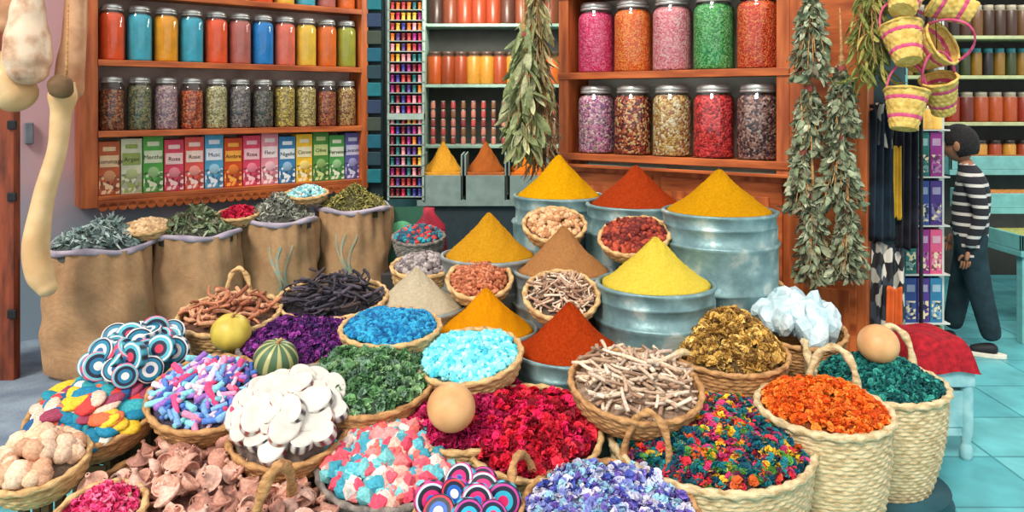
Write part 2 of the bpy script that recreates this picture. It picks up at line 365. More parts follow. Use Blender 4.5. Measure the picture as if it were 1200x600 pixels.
for z in (2.25,1.735,1.225): g.box(.07,1.374,0,.27,z-.035,z,WOOD); g.box(.0,1.444,-.012,0,z-.04,z+.004,WOOD)
g.box(-.01,1.45,-.015,.0,1.14,1.16,WOOD)
g.box(0,1.83,.12,.2,0,1.139,WOODV); g.box(1.444,1.83,.0,.2,0,2.9,WOODV)
for u0,u1 in ((.06,.6),(.66,1.38)):
    g.box(u0,u1,.1,.12,.1,1.1,WOOD); g.box(u0+.07,u1-.07,.09,.1,.18,1.02,WOODV); g.box(u0+.1,u1-.1,.08,.09,.22,.98,WOODV)
g.box(1.5,1.78,-.012,0,.15,.62,WOOD); g.box(1.53,1.75,-.022,-.012,.19,.58,WOODV); g.box(1.5,1.78,-.012,0,.7,2.3,WOOD)
g.box(1.01,1.03,.06,.08,.98,1.12,BLACK); g.box(.94,1.1,.055,.07,1.06,1.09,BLACK)
g.build('display_cabinet',(.30,4.95,0),(0,0,A2),bevel=.004)
top=[[(240,60,120),(250,120,160),(220,40,100)],[(250,120,40),(255,160,70),(236,96,30)],[(240,150,160),(230,120,134),(244,186,184)],[(80,180,90),(130,206,130),(50,140,70)],[(236,84,40),(248,134,70),(206,60,30)]]
for i,c in enumerate(top): jar('sweets_jar',uv2(.205+i*.258,.13,1.736),.12,.45,palmat('sweets_%d'%i,c,110),rotz=i)
bot=[[(220,140,176),(140,80,130),(232,196,200),(170,140,140)],[(130,40,36),(80,26,26),(190,90,50),(220,180,120)],[(216,184,116),(186,146,76),(160,104,60),(226,216,180)],[(210,44,50),(240,80,76),(150,30,36)],[(96,62,60),(60,40,48),(150,110,96),(180,150,140)]]
for i,c in enumerate(bot): jar('potpourri_jar',uv2(.205+i*.258,.13,1.226),.12,.43,palmat('potp_%d'%i,c,75),rotz=i,fill=.95-.06*(i%2))
# ============================================================ TINS WITH SPICE CONES
def cone(x,y,z,R,h,c,nm,parent=None,c2=None):
    m=mat('spice_'+nm,c,c2 or tuple(v*.88 for v in c),rough=1,scale=90,bump=1,bscale=330,spec=.05,lo=.3,hi=.7,detail=8)
    pr=[]
    for s in np.linspace(1,0,30):
        zz=h*(1.04-math.sqrt(s*s+.0016)) - .014*math.sin(pi*s); pr.append((R*s,zz))
    pr=[(R,-.03)]+pr
    ph=rng.uniform(0,6,4)
    g=G(); g.add(lathe(pr,72,lambda i,t:.003*np.sin(3*t+ph[0]+i*.3)+.002*np.sin(7*t+ph[1]-i*.5)+.0018*np.sin(17*t+ph[2]+i*1.3)+.0015*np.sin(29*t-i*.9)),m)
    return g.build(nm,(x,y,z),parent=parent)
def tin(nm,x,y,z,R,h,c,cR=.97,m=None,c2=None):
    m=m or TIN; Ro=R*1.06; pr=[(Ro-.012,-.06),(Ro-.01,.0),(Ro-.004,.012),(Ro+.006,.01),(Ro+.008,0),(Ro+.001,-.008),(Ro,-.05),(Ro+.004,-.055),(Ro,-.06),(Ro-.002,-.13)]
    R2=Ro*1.03; pr+=[(R2+.004,-.13),(R2+.009,-.14),(R2+.001,-.152)]
    zz=-.152
    while z+zz-.2>0.02: pr+=[(R2,zz-.185),(R2+.005,zz-.19),(R2+.005,zz-.197),(R2,zz-.202)]; zz-=.202
    pr+=[(R2,-z),(0,-z)]
    g=G(); g.add(lathe(pr,56,lambda i,t:.0025*np.sin(3*t+i)+.0015*np.sin(8*t-i)),m)
    o=g.build('galvanised_spice_tin',(x,y,z)); cone(0,0,0,R*cR,h,c,nm,o,c2); return o
tin('yellow_spice_cone',.264,4.32,1.022,.235,.235,(236,176,10),c2=(218,150,6))
tin('red_spice_cone',.6525,4.05,1.01,.24,.21,(180,68,24),c2=(158,50,16))
tin('mustard_spice_cone',.996,3.69,1.025,.25,.205,(222,160,14),c2=(202,138,10))
tin('amber_spice_cone',-.113,3.78,.794,.22,.215,(220,160,36),m=TIN2,c2=(200,138,24))
tin('tan_spice_cone',.24,3.6,.758,.215,.215,(190,132,80),m=TIN2)
tin('lemon_spice_cone',.616,3.3,.769,.235,.205,(238,214,84),c2=(228,198,62))
tin('cream_spice_cone',-.437,3.5,.62,.215,.18,(222,206,174),m=TIN2)
tin('orange_spice_cone',-.111,3.33,.565,.205,.18,(240,160,14),m=TIN2,c2=(228,142,8))
tin('paprika_spice_cone',.228,3.06,.56,.207,.195,(190,68,20),c2=(164,50,12))

# ============================================================ BASKETS
def B(nm,x,y,z,R,h,t,size,cols,tilt=14,roll=0,depth=.12,kind='bowl',handles=(),ped=True,m=None,rimr=.011,**k):
    o=basket(nm,x,y,z,R,depth,tilt,roll,kind,m,handles,ped,rimr); pile(o,R-.014,h,t,size,cols,**k); return o
B('basket_of_walnuts',.215,3.87,.935,.155,.035,I2,.017,[(206,158,114),(176,124,84),(220,178,134)],tilt=24,cover=1.2,anis=(1,.8,.8),jv=.08,depth=.09)
B('basket_of_dates',.582,3.66,.915,.165,.035,I2,.018,[(136,48,34),(96,30,26),(170,70,46)],tilt=22,roll=-10,cover=1.5,anis=(1.4,.75,.75),depth=.09,jv=.08)
B('basket_of_almonds',-.148,3.5,.745,.145,.03,I2,.013,[(176,100,66),(150,82,52),(196,124,90)],tilt=24,cover=1.5,anis=(1.4,.8,.6),depth=.09)
B('basket_of_root_sticks',.209,3.24,.738,.155,.035,TWIG,.034,[(206,176,150),(176,140,116),(216,194,170),(140,104,84)],tilt=26,cover=3.2,depth=.09,anis=(1,1,1),bmax=35)
B('basket_of_indigo',-.483,3.06,.655,.195,.04,I1,.013,[(16,120,170),(8,88,140),(40,150,190)],tilt=6,cover=2.4,smooth=False,jv=.25)
B('basket_of_turquoise_crystals',-.16,2.88,.60,.195,.035,I1,.014,[(110,210,224),(70,186,206),(166,226,232),(130,220,230)],tilt=12,roll=-6,cover=2,smooth=False,jv=.25)
B('basket_of_black_pods',-.80,3.42,.68,.24,.05,POD,.06,[(52,48,58),(34,34,42),(80,72,84),(70,56,54)],tilt=8,cover=2.6,anis=(1,1.3,1.3),bmax=25,depth=.2,kind='tall')
B('basket_of_cinnamon_bark',-1.19,3.24,.66,.205,.05,STICK,.055,[(180,118,86),(150,90,64),(206,150,114)],tilt=10,cover=2.0,anis=(1,1.8,1.8),bmax=30,depth=.2,kind='tall',handles=((100,.1,.1,.011),))
B('basket_of_grey_seeds',-.44,3.78,.745,.15,.04,I1,.016,[(140,128,126),(106,96,98),(170,160,156)],tilt=10,cover=2,depth=.15,kind='tall')
B('basket_of_lavender_flowers',-.843,3.06,.598,.235,.06,PET,.017,[(110,40,124),(78,28,96),(150,60,150),(64,34,90)],tilt=8,cover=1.9,depth=.2,kind='tall',m=GREYB)
B('basket_of_green_leaves',-.52,2.79,.545,.235,.07,BUD,.024,[(104,150,98),(76,118,76),(140,176,126),(118,150,126)],tilt=12,cover=2,depth=.22,kind='tall',m=STRAWD,handles=((205,.1,.07,.01),))
B('basket_of_white_roots',.435,2.7,.56,.228,.04,TWIG,.046,[(210,184,158),(180,150,124),(222,204,180),(150,118,96),(194,174,156)],tilt=12,roll=3,cover=4,anis=(1,1.1,1.1),bmax=30,ped=False,m=STRAWD,jit=1,under=(170,140,116))
B('basket_of_dried_flowers',.867,3.08,.555,.23,.14,BUD,.024,[(200,160,80),(166,126,60),(224,188,106),(136,98,50)],tilt=6,cover=2.8,depth=.2,kind='tall',m=STRAWD)
o=basket('basket_of_alum_crystals',1.247,3.36,.56,.2,.2,8,0,'tall',STRAWD,handles=((95,.14,.12,.012),))
CRY=mat('alum_crystal',(214,230,234),(172,204,214),rough=.3,scale=14,spec=.5,bump=.8,bscale=30,trans=.1)
g=G()
for i in range(24):
    V,T=I2; V=V*rng.uniform(.78,1.18,V.shape); s=rng.uniform(.045,.075); a=i*2.4; r=.15*math.sqrt(i/24)
    g.add((V*np.array([s*1.3,s*.65,s*.9]),T.tolist()),CRY,False,loc=(r*math.cos(a),r*math.sin(a),.075-.05*i/24+rng.uniform(0,.03)),rot=tuple(rng.uniform(0,3,3)))
g.build('alum_crystals',parent=o)
B('basket_of_chalk_sticks',-1.065,2.7,.53,.2,.05,CHALK,.032,[(232,140,172),(120,166,216),(226,196,212),(80,120,196),(214,70,116),(130,200,206),(156,110,190),(60,90,160)],tilt=18,roll=4,cover=2.4,bmax=45,m=STRAWD,anis=(1,.9,.9))
B('basket_of_painted_stones',-1.461,2.7,.475,.215,.04,I2,.044,[(24,120,154),(204,60,56),(214,216,206),(50,150,160),(226,184,50),(150,60,86),(30,90,140),(220,104,66),(30,130,150),(214,180,160)],tilt=16,cover=2,anis=(1.35,.85,.35),bmax=30,m=STRAWD,j=.08)
B('basket_of_pastel_stones',-.398,2.52,.385,.235,.05,I1,.03,[(234,136,134),(120,192,194),(224,90,106),(234,176,160),(90,176,190),(226,76,100),(226,206,196),(224,106,98),(60,150,170)],tilt=14,cover=2.2,smooth=False,jv=.32,m=GREYB,j=.14)
B('basket_of_rosebuds',-.17,2.74,.455,.265,.06,BUD,.02,[(180,20,80),(144,12,60),(206,40,110)],tilt=8,cover=2.0,depth=.2,kind='tall')
B('basket_of_red_roses',.066,2.61,.436,.235,.05,BUD,.026,[(206,20,50),(160,10,34),(230,50,70),(220,30,90),(130,12,34)],tilt=16,cover=2.2,ped=True)
mixc=[(20,110,120),(16,80,100),(214,50,64),(236,190,50),(80,140,60),(200,60,116),(30,130,134),(226,106,44),(100,40,70),(16,70,90)]
B('basket_of_mixed_potpourri',.673,2.62,.404,.335,.075,BUD,.022,mixc,tilt=4,cover=2.2,depth=.4,kind='tall',m=STRAWL,rimr=.014,handles=((92,.17,.15,.013),(58,.17,.14,.013)),ped=False,j=.25)
B('basket_of_orange_blossoms',1.095,2.7,.476,.222,.07,BUD,.019,[(236,112,30),(210,80,20),(244,140,50)],tilt=3,cover=2.2,depth=.474,kind='tall',m=STRAWL,rimr=.014,handles=((60,.17,.13,.014),),ped=False)
B('basket_of_teal_herbs',1.45,3.03,.45,.24,.08,PET,.018,[(24,110,108),(16,80,84),(50,146,134)],tilt=2,cover=2.2,depth=.39,kind='tall',m=STRAWL,rimr=.014,handles=((55,.17,.14,.014),(165,.16,.13,.014)),ped=False)
G().add(lathe([(0,.0),(.25,0),(.26,.015),(.24,.045),(.25,.058),(0,.058)],40),flat((30,80,90))).build('basket_stand',(1.45,3.03,0))
B('basket_of_blue_flowers',.285,2.23,.352,.258,.05,PET,.021,[(130,140,204),(190,196,224),(70,84,170),(214,210,226),(116,96,180),(150,196,216)],tilt=8,cover=2.2,handles=((58,.16,.17,.012),(155,.16,.1,.012)),m=STRAWD)
B('basket_of_nut_shells',-1.50,2.43,.416,.145,.05,I2,.034,[(214,178,146),(194,148,118),(222,190,162)],tilt=14,cover=1.5,jv=.12,anis=(1,.9,.85),depth=.1,bmax=None)
B('basket_of_pink_petals',-1.20,2.24,.36,.12,.03,PET,.018,[(232,70,130),(244,120,160),(206,50,100)],tilt=12,cover=2)
cl=[(204,154,134),(184,132,114),(214,172,154),(168,118,102)]
o=basket('basket_of_clay_tagines',-1.02,2.42,.31,.33,.14,8,0,'bowl',STRAWD,handles=((60,.17,.22,.016),(-25,.17,.2,.016)))
pile(o,.32,.06,TAG,.042,cl,N=110,jit=1.3,bmax=70,under=(150,105,90)); pile(o,.32,.06,BOWL,.036,cl,N=60,jit=1.6,bmax=140,name='clay_bowls',under=(150,105,90))
o=basket('basket_of_clay_cups',-.70,2.31,.27,.2,.12,6,0,'bowl',STRAWD,handles=((75,.14,.14,.014),))
pile(o,.19,.05,TAG,.038,cl,N=42,jit=1.2,bmax=70,under=(150,105,90)); pile(o,.19,.05,BOWL,.034,cl,N=30,jit=1.4,bmax=130,name='clay_bowls',under=(150,105,90))
def plates(nm,x,y,z,R,N,size,fn,tilt=16,m=None,tiltj=40,h=.06,asp=1.25,seed=1,face=25,thick=1,core=(150,120,100),stripe=None):
    o=basket(nm,x,y,z,R,.12,tilt,0,'bowl',m or STRAWD)
    rr=[.03,.3,.33,.55,.58,.78,.8,.9,.97,1.02,1.02,.97]; zz=[.2,.2,.2,.2,.2,.2,.2,.19,.16,.08,-.08,-.18]
    V=[];F=[];ring=[];seg=36; st=[]
    V+=[(.03*math.cos(2*pi*s/seg),.03*math.sin(2*pi*s/seg),.2*thick) for s in range(seg)]; ring+=[0]*seg; st+=[0]*seg; F.append(list(range(seg)))
    for k in range(len(rr)-1):
        b=len(V)
        for q in (k,k+1):
            for s in range(seg): V.append((rr[q]*math.cos(2*pi*s/seg),rr[q]*math.sin(2*pi*s/seg),zz[q]*thick)); ring.append(k); st.append((s//2)%2 if k>=8 else 0)
        F+=[[b+s,b+seg+s,b+seg+(s+1)%seg,b+(s+1)%seg] for s in range(seg)]
    b=len(V)
    for s in range(seg): V.append((.97*math.cos(2*pi*s/seg),.97*math.sin(2*pi*s/seg),-.18*thick)); ring.append(10); st.append(0)
    F.append(list(range(b,b+seg))[::-1])
    t=tri(V,F); ring=np.array(ring); st=np.array(st); r=random.Random(seed); P=[];M=[];C=[]
    for i in range(N):
        a=i*2.399; q=R*.85*math.sqrt((i+.5)/N); P.append((q*math.cos(a),q*math.sin(a),h*(1-(q/R)**2)+.015+r.uniform(0,.03)))
        e=Euler((math.radians(face+r.uniform(-tiltj,tiltj)*.6),math.radians(r.uniform(-tiltj,tiltj)),0)).to_matrix()@Euler((0,0,r.uniform(0,6))).to_matrix(); M.append(np.array(e))
        cc=np.array([lin(fn(r,i,k)) for k in range(11)])[ring]
        if stripe: cc[st==1]=lin(stripe[i%len(stripe)])
        C.append(cc)
    scatter('discs',t,np.array(P),np.array(M),size*rng.uniform(.85,1.1,(N,1))*np.array([asp,1,1]),np.array(C),PILEG,o)
    g=G(); g.add(lathe([(R*.97,-.03),(R*.7,h*.5),(0,h)],30),mat('disc_heap_core',core,tuple(v*.6 for v in core),scale=40)); g.build('heap_core',parent=o)
    return o
def wf(r,i,k): return (204,198,188)
plates('basket_of_white_pumice_discs',-.75,2.6,.455,.2,40,.044,wf,tiltj=26,face=20,h=.1,thick=2.2,core=(120,100,90),asp=1.3,stripe=[(120,50,60),(60,50,60),(150,70,60)])
PALS=[[(30,90,140),(226,222,216),(20,120,150),(20,40,70),(220,220,214),(20,60,90)],[(200,50,80),(20,30,60),(80,170,186),(220,220,220),(60,150,170),(24,24,40)],[(220,220,214),(20,110,150),(24,24,50),(100,180,190),(214,150,170),(40,110,150)]]
def sf(r,i,k): return PALS[i%3][[0,1,1,2,2,3,3,4,5,5,5][k]]
plates('basket_of_crochet_coasters',-1.40,2.88,.55,.18,26,.05,sf,tiltj=60,face=30,h=.1,asp=1,thick=1.5,core=(40,90,110),stripe=[(200,200,200),(60,150,170),(200,60,90)])
def sg(r,i,k): return [[(30,120,200),(220,30,110),(20,20,40),(190,210,230),(210,30,110),(20,20,40)],[(220,220,220),(30,90,180),(20,20,40),(220,40,60),(20,20,40),(40,60,160)],[(210,30,100),(40,170,200),(20,20,50),(190,60,150),(30,30,50),(20,20,40)]][i%3][[0,1,1,2,2,3,3,4,5,5,5][k]]
plates('basket_of_beaded_coasters',-.13,2.24,.32,.16,13,.05,sg,tiltj=35,face=40,h=.05,asp=1,seed=5,thick=1.4,core=(30,50,100),stripe=[(60,170,200),(210,60,140)])
def gourd(nm,x,y,z,r,m,ribs=0,st=True,sq=.95):
    pr=[(r*math.sin(pi*i/20),-r*sq*math.cos(pi*i/20)) for i in range(21)]
    g=G(); g.add(lathe(pr,40,(lambda i,t:.02*r*np.sin(ribs*t)) if ribs else None),m)
    if st: g.add(tube(smoothpath([(0,0,r*sq*.97),(.005,0,r*sq+.01),(.012,0,r*sq+.02)],6),[.008]*2+[.006]*5,8),STRAWD)
    return g.build(nm,(x,y,z),(.3,.2,0))
gourd('yellow_gourd',-1.105,3.02,.645,.077,mat('gourd_yellow',(214,192,84),(180,158,64),rough=.4,scale=10),8)
GS,nt,b=newmat('gourd_stripe'); tc=nt.nodes.new('ShaderNodeTexCoord'); sx=nt.nodes.new('ShaderNodeSeparateXYZ'); nt.links.new(tc.outputs['Object'],sx.inputs[0])
at=nt.nodes.new('ShaderNodeMath'); at.operation='ARCTAN2'; nt.links.new(sx.outputs[0],at.inputs[0]); nt.links.new(sx.outputs[1],at.inputs[1])
mu=nt.nodes.new('ShaderNodeMath'); mu.operation='MULTIPLY'; mu.inputs[1].default_value=10; nt.links.new(at.outputs[0],mu.inputs[0])
si=nt.nodes.new('ShaderNodeMath'); si.operation='SINE'; nt.links.new(mu.outputs[0],si.inputs[0])
rp=nt.nodes.new('ShaderNodeValToRGB'); rp.color_ramp.elements[0].position=.2; rp.color_ramp.elements[0].color=rgba((70,100,66)); rp.color_ramp.elements[1].position=.6; rp.color_ramp.elements[1].color=rgba((170,168,110))
nt.links.new(si.outputs[0],rp.inputs[0]); nt.links.new(rp.outputs[0],b.inputs['Base Color']); b.inputs['Roughness'].default_value=.4
gourd('striped_gourd',-.87,2.83,.60,.08,GS,10)
TG=mat('gourd_tan',(220,172,118),(190,138,90),rough=.45,scale=8)
gourd('tan_gourd',-.2,2.53,.545,.08,TG,0,False)
gourd('tan_gourd',1.44,3.02,.60,.078,TG,0,False)

# ============================================================ SACKS
JUTE,nt,b=newmat('jute'); vec=coord(nt)
w1=nt.nodes.new('ShaderNodeTexWave'); w1.inputs['Scale'].default_value=60; w1.bands_direction='Z'; w1.inputs['Distortion'].default_value=3; nt.links.new(vec,w1.inputs[0])
nz=nt.nodes.new('ShaderNodeTexNoise'); nz.inputs['Scale'].default_value=5; nz.inputs['Detail'].default_value=14; nz.inputs['Roughness'].default_value=.8; nt.links.new(vec,nz.inputs[0])
rp=nt.nodes.new('ShaderNodeValToRGB'); rp.color_ramp.elements[0].position=.3; rp.color_ramp.elements[0].color=rgba((160,118,80)); rp.color_ramp.elements[1].position=.7; rp.color_ramp.elements[1].color=rgba((214,170,124))
nt.links.new(nz.outputs['Fac'],rp.inputs[0]); nt.links.new(rp.outputs[0],b.inputs['Base Color']); b.inputs['Roughness'].default_value=.95
bp=nt.nodes.new('ShaderNodeBump'); bp.inputs['Strength'].default_value=.7; bp.inputs['Distance'].default_value=.006; nt.links.new(w1.outputs['Fac'],bp.inputs['Height']); nt.links.new(bp.outputs[0],b.inputs['Normal'])
LIN=mat('sack_lining',(180,168,182),(140,132,146),rough=.6,bump=.4,bscale=30)
PRINT=mat('sack_print',(120,150,140),(176,146,108),rough=.95,scale=24,detail=8)
def sack(x,y,z,R,cols,t=LEAF,size=.03,h=.12,ph=0,pr_=0):
    prof=[(0,0),(R*.9,0),(R*1.0,.04)]+[(R*(1.0+.07*math.sin(pi*s)-.05*s),.04+(z-.04)*s) for s in np.linspace(.08,1,36)]
    def modf(i,t_):
        s=np.clip((i-3)/36,0,1); top=s**2
        return ((.022*np.sin(3*t_+ph+i*.08)+.014*np.sin(5*t_+2*ph-i*.18))*(1-.6*top)+.008*np.sin(9*t_+i*.33+ph)*np.sin(i*.2+ph+2*t_)+.011*np.sin(17*t_+ph)*top+.005*(1-top)*np.sin(i*.6+2*np.sin(2*t_+ph)))*(i>1)
    g=G(); g.add(lathe(prof,96,modf),JUTE)
    Rt=R*.95; nn=90; P=[((Rt+.006*math.sin(5*a+ph))*math.cos(a),(Rt+.006*math.sin(5*a+ph))*math.sin(a),z+.01*math.sin(4*a+ph)) for a in [2*pi*i/nn for i in range(nn)]]
    g.add(tube(P,.017,10,closed=True,twist=.5,amp=.2),LIN)
    if pr_:
        for q in range(3):
            a0=-pi/2+(-.1 if pr_==1 else .25)+q*.16
            def fn(u,v):
                s=.25+.55*u; i=3+36*s; a=a0+.12*math.sin(5*u+q)+(v-.5)*.055
                rr=R*(1.0+.07*math.sin(pi*s)-.05*s)+float(modf(np.array(i),a))+.003
                return (rr*math.cos(a),rr*math.sin(a),.04+(z-.04)*(.08+.92*(i-3)/36))
            g.add(grid(26,4,fn),PRINT)
    o=g.build('jute_sack',(x,y,0)); 
    pile(o,Rt-.01,h,t,size,cols,cover=2.6,loc=(0,0,z-.0),m=LEAFM,p=1.4,wob=.02)
    return o
sack(-2.4,4.5,.715,.285,[(150,168,164),(110,136,128),(180,194,190),(126,146,146)],size=.036,h=.14,ph=1)
sack(-1.97,4.79,.742,.27,[(134,150,114),(100,118,82),(160,174,140),(120,110,90)],size=.034,h=.14,ph=2)
sack(-1.57,5.13,.772,.265,[(140,144,130),(106,110,100),(170,170,156)],size=.024,h=.15,ph=3,pr_=2)
sack(-1.12,5.42,.81,.265,[(140,136,72),(110,106,60),(170,160,90)],size=.02,h=.14,ph=4,pr_=1)
B('basket_of_peanuts',-2.2,4.62,.80,.14,.03,I2,.014,[(230,196,150),(206,168,122)],tilt=10,cover=1.4,depth=.07,ped=False)
B('basket_of_rose_petals',-1.77,4.96,.83,.13,.035,PET,.016,[(226,50,90),(190,24,56)],tilt=10,cover=1.8,depth=.07,ped=False)
B('basket_of_turquoise_beads',-1.42,5.3,.92,.145,.04,I1,.014,[(120,190,200),(160,210,200),(210,210,200),(100,150,160)],tilt=8,cover=1.6,depth=.07,ped=False)

# ============================================================ GOURDS AT LEFT + DOOR
GM=mat('dried_gourd',(212,176,146),(158,108,78),rough=.4,scale=9,bump=.1,c3=(224,198,170),lo=.3,hi=.48,detail=8)
GP=mat('pale_gourd',(232,200,150),(206,164,114),rough=.4,scale=5)
GR=mat('russet_gourd',(212,162,122),(172,116,80),rough=.4,scale=7)
def tg(nm,pts,rad,m,n=28):
    P=smoothpath(pts,n); R_=[]
    for i in range(n+1):
        s=i/n*(len(rad)-1); k=min(int(s),len(rad)-2); t=s-k; t=t*t*(3-2*t); R_.append(rad[k]*(1-t)+rad[k+1]*t)
    re=R_[-1]; d=(P[-1]-P[-2]).normalized()
    for q in (.35,.65,.85,.96,.999): P.append(P[n]+d*re*.8*q); R_.append(re*math.sqrt(1-q*q))
    g=G(); g.add(tube(P,R_,28),m); g.add(tube([P[0]+Vector((0,0,.0)),P[0]+Vector((.01,0,.06)),P[0]+Vector((.02,0,.4))],[.012,.008,.003],8),STRAWD); return g.build(nm)
tg('snake_gourd',[(-2.33,4.0,1.66),(-2.34,4.0,1.58),(-2.35,4.0,1.48),(-2.37,4.0,1.3),(-2.44,4.0,1.05),(-2.48,4.0,.8),(-2.46,4.0,.66),(-2.42,4.0,.58)],[.05,.07,.05,.046,.052,.065,.068,.05],GP,40)
G().add(lathe([(0,.05),(.05,.04),(.062,.0),(.045,-.05),(0,-.06)],20),mat('gourd_stem_scar',(130,100,66),(90,66,44))).build('gourd_cap',(-2.31,3.93,1.63),(1.1,.2,0))
tg('bottle_gourd',[(-2.49,3.98,2.3),(-2.5,3.98,2.15),(-2.51,3.98,2.0),(-2.51,3.98,1.87),(-2.51,3.98,1.78),(-2.51,3.98,1.72)],[.055,.06,.085,.11,.115,.1],GM,40)
tg('bottle_gourd',[(-2.34,4.14,2.25),(-2.35,4.14,2.1),(-2.36,4.14,1.9),(-2.38,4.14,1.75),(-2.39,4.14,1.62)],[.05,.055,.06,.07,.075],GR,40)
tg('bottle_gourd',[(-2.68,4.12,2.3),(-2.68,4.12,2.15),(-2.68,4.12,2.05),(-2.68,4.12,1.97)],[.05,.085,.1,.08],GR,30)
tg('bottle_gourd',[(-2.80,4.05,1.82),(-2.73,4.05,1.74),(-2.66,4.05,1.66),(-2.61,4.05,1.59)],[.05,.085,.115,.105],GP,30)
g=G(); g.box(-.1,0,-.03,.03,0,2.6,WOODD).box(-.5,-.12,-.02,.02,0,2.6,WOODD)
for z in (.35,1.0,1.4): g.box(-.03,.02,-.045,-.03,z,z+.05,BLACK)
g.build('door_1',(-2.77,4.3,0),bevel=.005)
g=G(); g.box(-.025,.025,-.03,0,-.07,.07,flat((120,130,140))); g.build('switch_box',uv1(-.26,.245,1.35),(0,0,A1),bevel=.006)

# ============================================================ INTERIOR
g=G(); RK=flat((160,180,170)); rx0,rx1=-1.02,-.72; 
g.box(rx0,rx0+.015,6.28,6.36,.75,2.9,RK).box(rx1-.015,rx1,6.28,6.36,.75,2.9,RK).box(rx0,rx1,6.36,6.37,.75,2.9,flat((60,40,50)))
zs=np.arange(.78,2.7,.085)
for z in zs: g.box(rx0,rx1,6.28,6.36,z-.006,z,RK)
g.box(rx0,rx1,6.27,6.36,1.41,1.46,RK)
o=g.build('thread_rack')
P=[];
for z in zs:
    for i in range(6): P.append((rx0+.038+i*.045,6.31,z+.03))
P=np.array(P); N=len(P); SP=tri(*lathe([(0,-1),(.6,-1),(.6,-.8),(.5,-.7),(.5,.7),(.6,.8),(.6,1),(0,1)],10))
thc=[(200,40,80),(230,120,40),(150,40,120),(60,60,140),(40,110,110),(220,180,60),(180,60,60),(90,60,130),(230,150,160),(120,40,50)]
scatter('thread_spools',SP,P,rmats(N,0),np.full(N,.03)*1.0,pick(thc,N),PILEG,o)
g=G()
g.box(-1.2,-1.05,6.25,6.5,0,3,flat((24,44,48)))
for i in range(14): 
    c=[(20,110,120),(30,60,70),(16,90,110),(60,70,60),(40,60,90)][i%5]; g.box(-1.17,-1.06,6.2,6.25,.9+i*.14,.9+i*.14+.11,flat(c))
g.build('door_jamb',bevel=.005)
g=G(); PG=flat((160,194,178)); x0,x1=-.85,.5
g.box(x0,x1,7.5,7.55,.6,3,flat((70,74,70)))
for z in (2.85,2.29,1.72,1.15): g.box(x0,x1,7.2,7.5,z-.03,z,PG)
g.box(x0,x0+.04,7.18,7.55,.6,3,PG).box(x1-.04,x1,7.18,7.55,.6,3,PG)
o=g.build('back_shelf_unit',bevel=.004)
JT=tri(*lathe([(0,-1),(.42,-1),(.44,-.9),(.44,.5),(.34,.65),(.36,.66),(.36,.85),(0,.87)],16))
def rowjars(nm,parent,x0,x1,n,y,z,hh,cols,lid=(60,50,50),w=1):
    P=np.array([(x0+(x1-x0)*(i+.5)/n,y,z+hh) for i in range(n)])
    C=pick(cols,n)[:,None,:]*np.ones((1,len(JT[0]),1)); C[:,JT[0][:,2]>.6]=lin(lid)
    return scatter(nm,JT,P,rmats(n,0),np.repeat(np.array([[hh*w,hh*w,hh]]),n,0),C,PILEG,parent)
rowjars('dark_jars',o,x0+.05,x1-.05,9,7.32,2.29,.18,[(84,48,38),(60,40,34),(120,60,38),(150,60,34)])
rowjars('amber_jars',o,x0+.05,x1-.05,10,7.32,1.72,.17,[(220,104,32),(180,80,28),(150,64,28),(200,140,50)],(90,70,60))
for k in range(5): rowjars('small_jars',o,x0+.05,x1-.05,13,7.32,1.15+.085*k,.041,[(200,84,80),(150,66,66),(206,130,114),(140,96,66)],(210,196,186),w=1.25)
g=G(); GB=flat((130,150,146))
for i in range(3):
    xx=-.75+i*.36
    g.box(xx,xx+.34,6.3,6.32,.75,.95,GB)
    g.box(xx,xx+.012,6.3,6.7,.75,1.12,GB).box(xx+.33,xx+.342,6.3,6.7,.75,1.12,GB)
g.box(-.78,.35,6.3,6.75,.7,.75,GB).box(-.78,.35,6.34,6.75,0,.7,flat((46,60,66)))
o=g.build('spice_bin_counter')
for i,c in enumerate([(224,160,50),(176,96,44),(236,124,34)]):
    G().box(-.735+i*.36,-.425+i*.36,6.325,6.69,.755,.97,mat('bin_fill_%d'%i,c,scale=60,bump=.6,bscale=200)).build('bin_fill',parent=o); cone(-.58+i*.36,6.5,.97,.16,.25,c,'bin_spice_%d'%i,o)
g=G(); g.add(lathe([(0,0),(.12,0),(.14,.1),(.13,.28),(.06,.36),(.05,.4),(0,.4)],24,lambda i,t:.01*np.sin(5*t+i)),mat('red_cloth',(176,40,60),(120,24,44))); g.build('red_cloth_bag',(-.62,5.6,.38))
G().box(-1.0,-.35,5.25,5.85,0,.38,flat((58,52,50))).build('low_cabinet',bevel=.01)
g=G(); g.box(-.16,.16,-.01,.01,0,.42,flat((40,90,70))); g.add(lathe([(0,0),(.1,0),(.1,.01),(0,.01)],24),flat((90,170,120)),loc=(0,-.01,.22),rot=(pi/2,0,0)); g.build('green_hand_fan',(-.78,5.45,.385),(-.2,0,.2))
o=basket('basket_of_trinkets',-.62,5.1,.66,.17,.15,10,0,'tall',GREYB,ped=False); pile(o,.155,.05,I1,.02,[(40,150,160),(60,60,80),(200,60,60),(30,90,110)],smooth=False,jv=.2)
G().box(-.75,-.45,4.98,5.22,0,.5,WOODD).build('small_stool',bevel=.01)

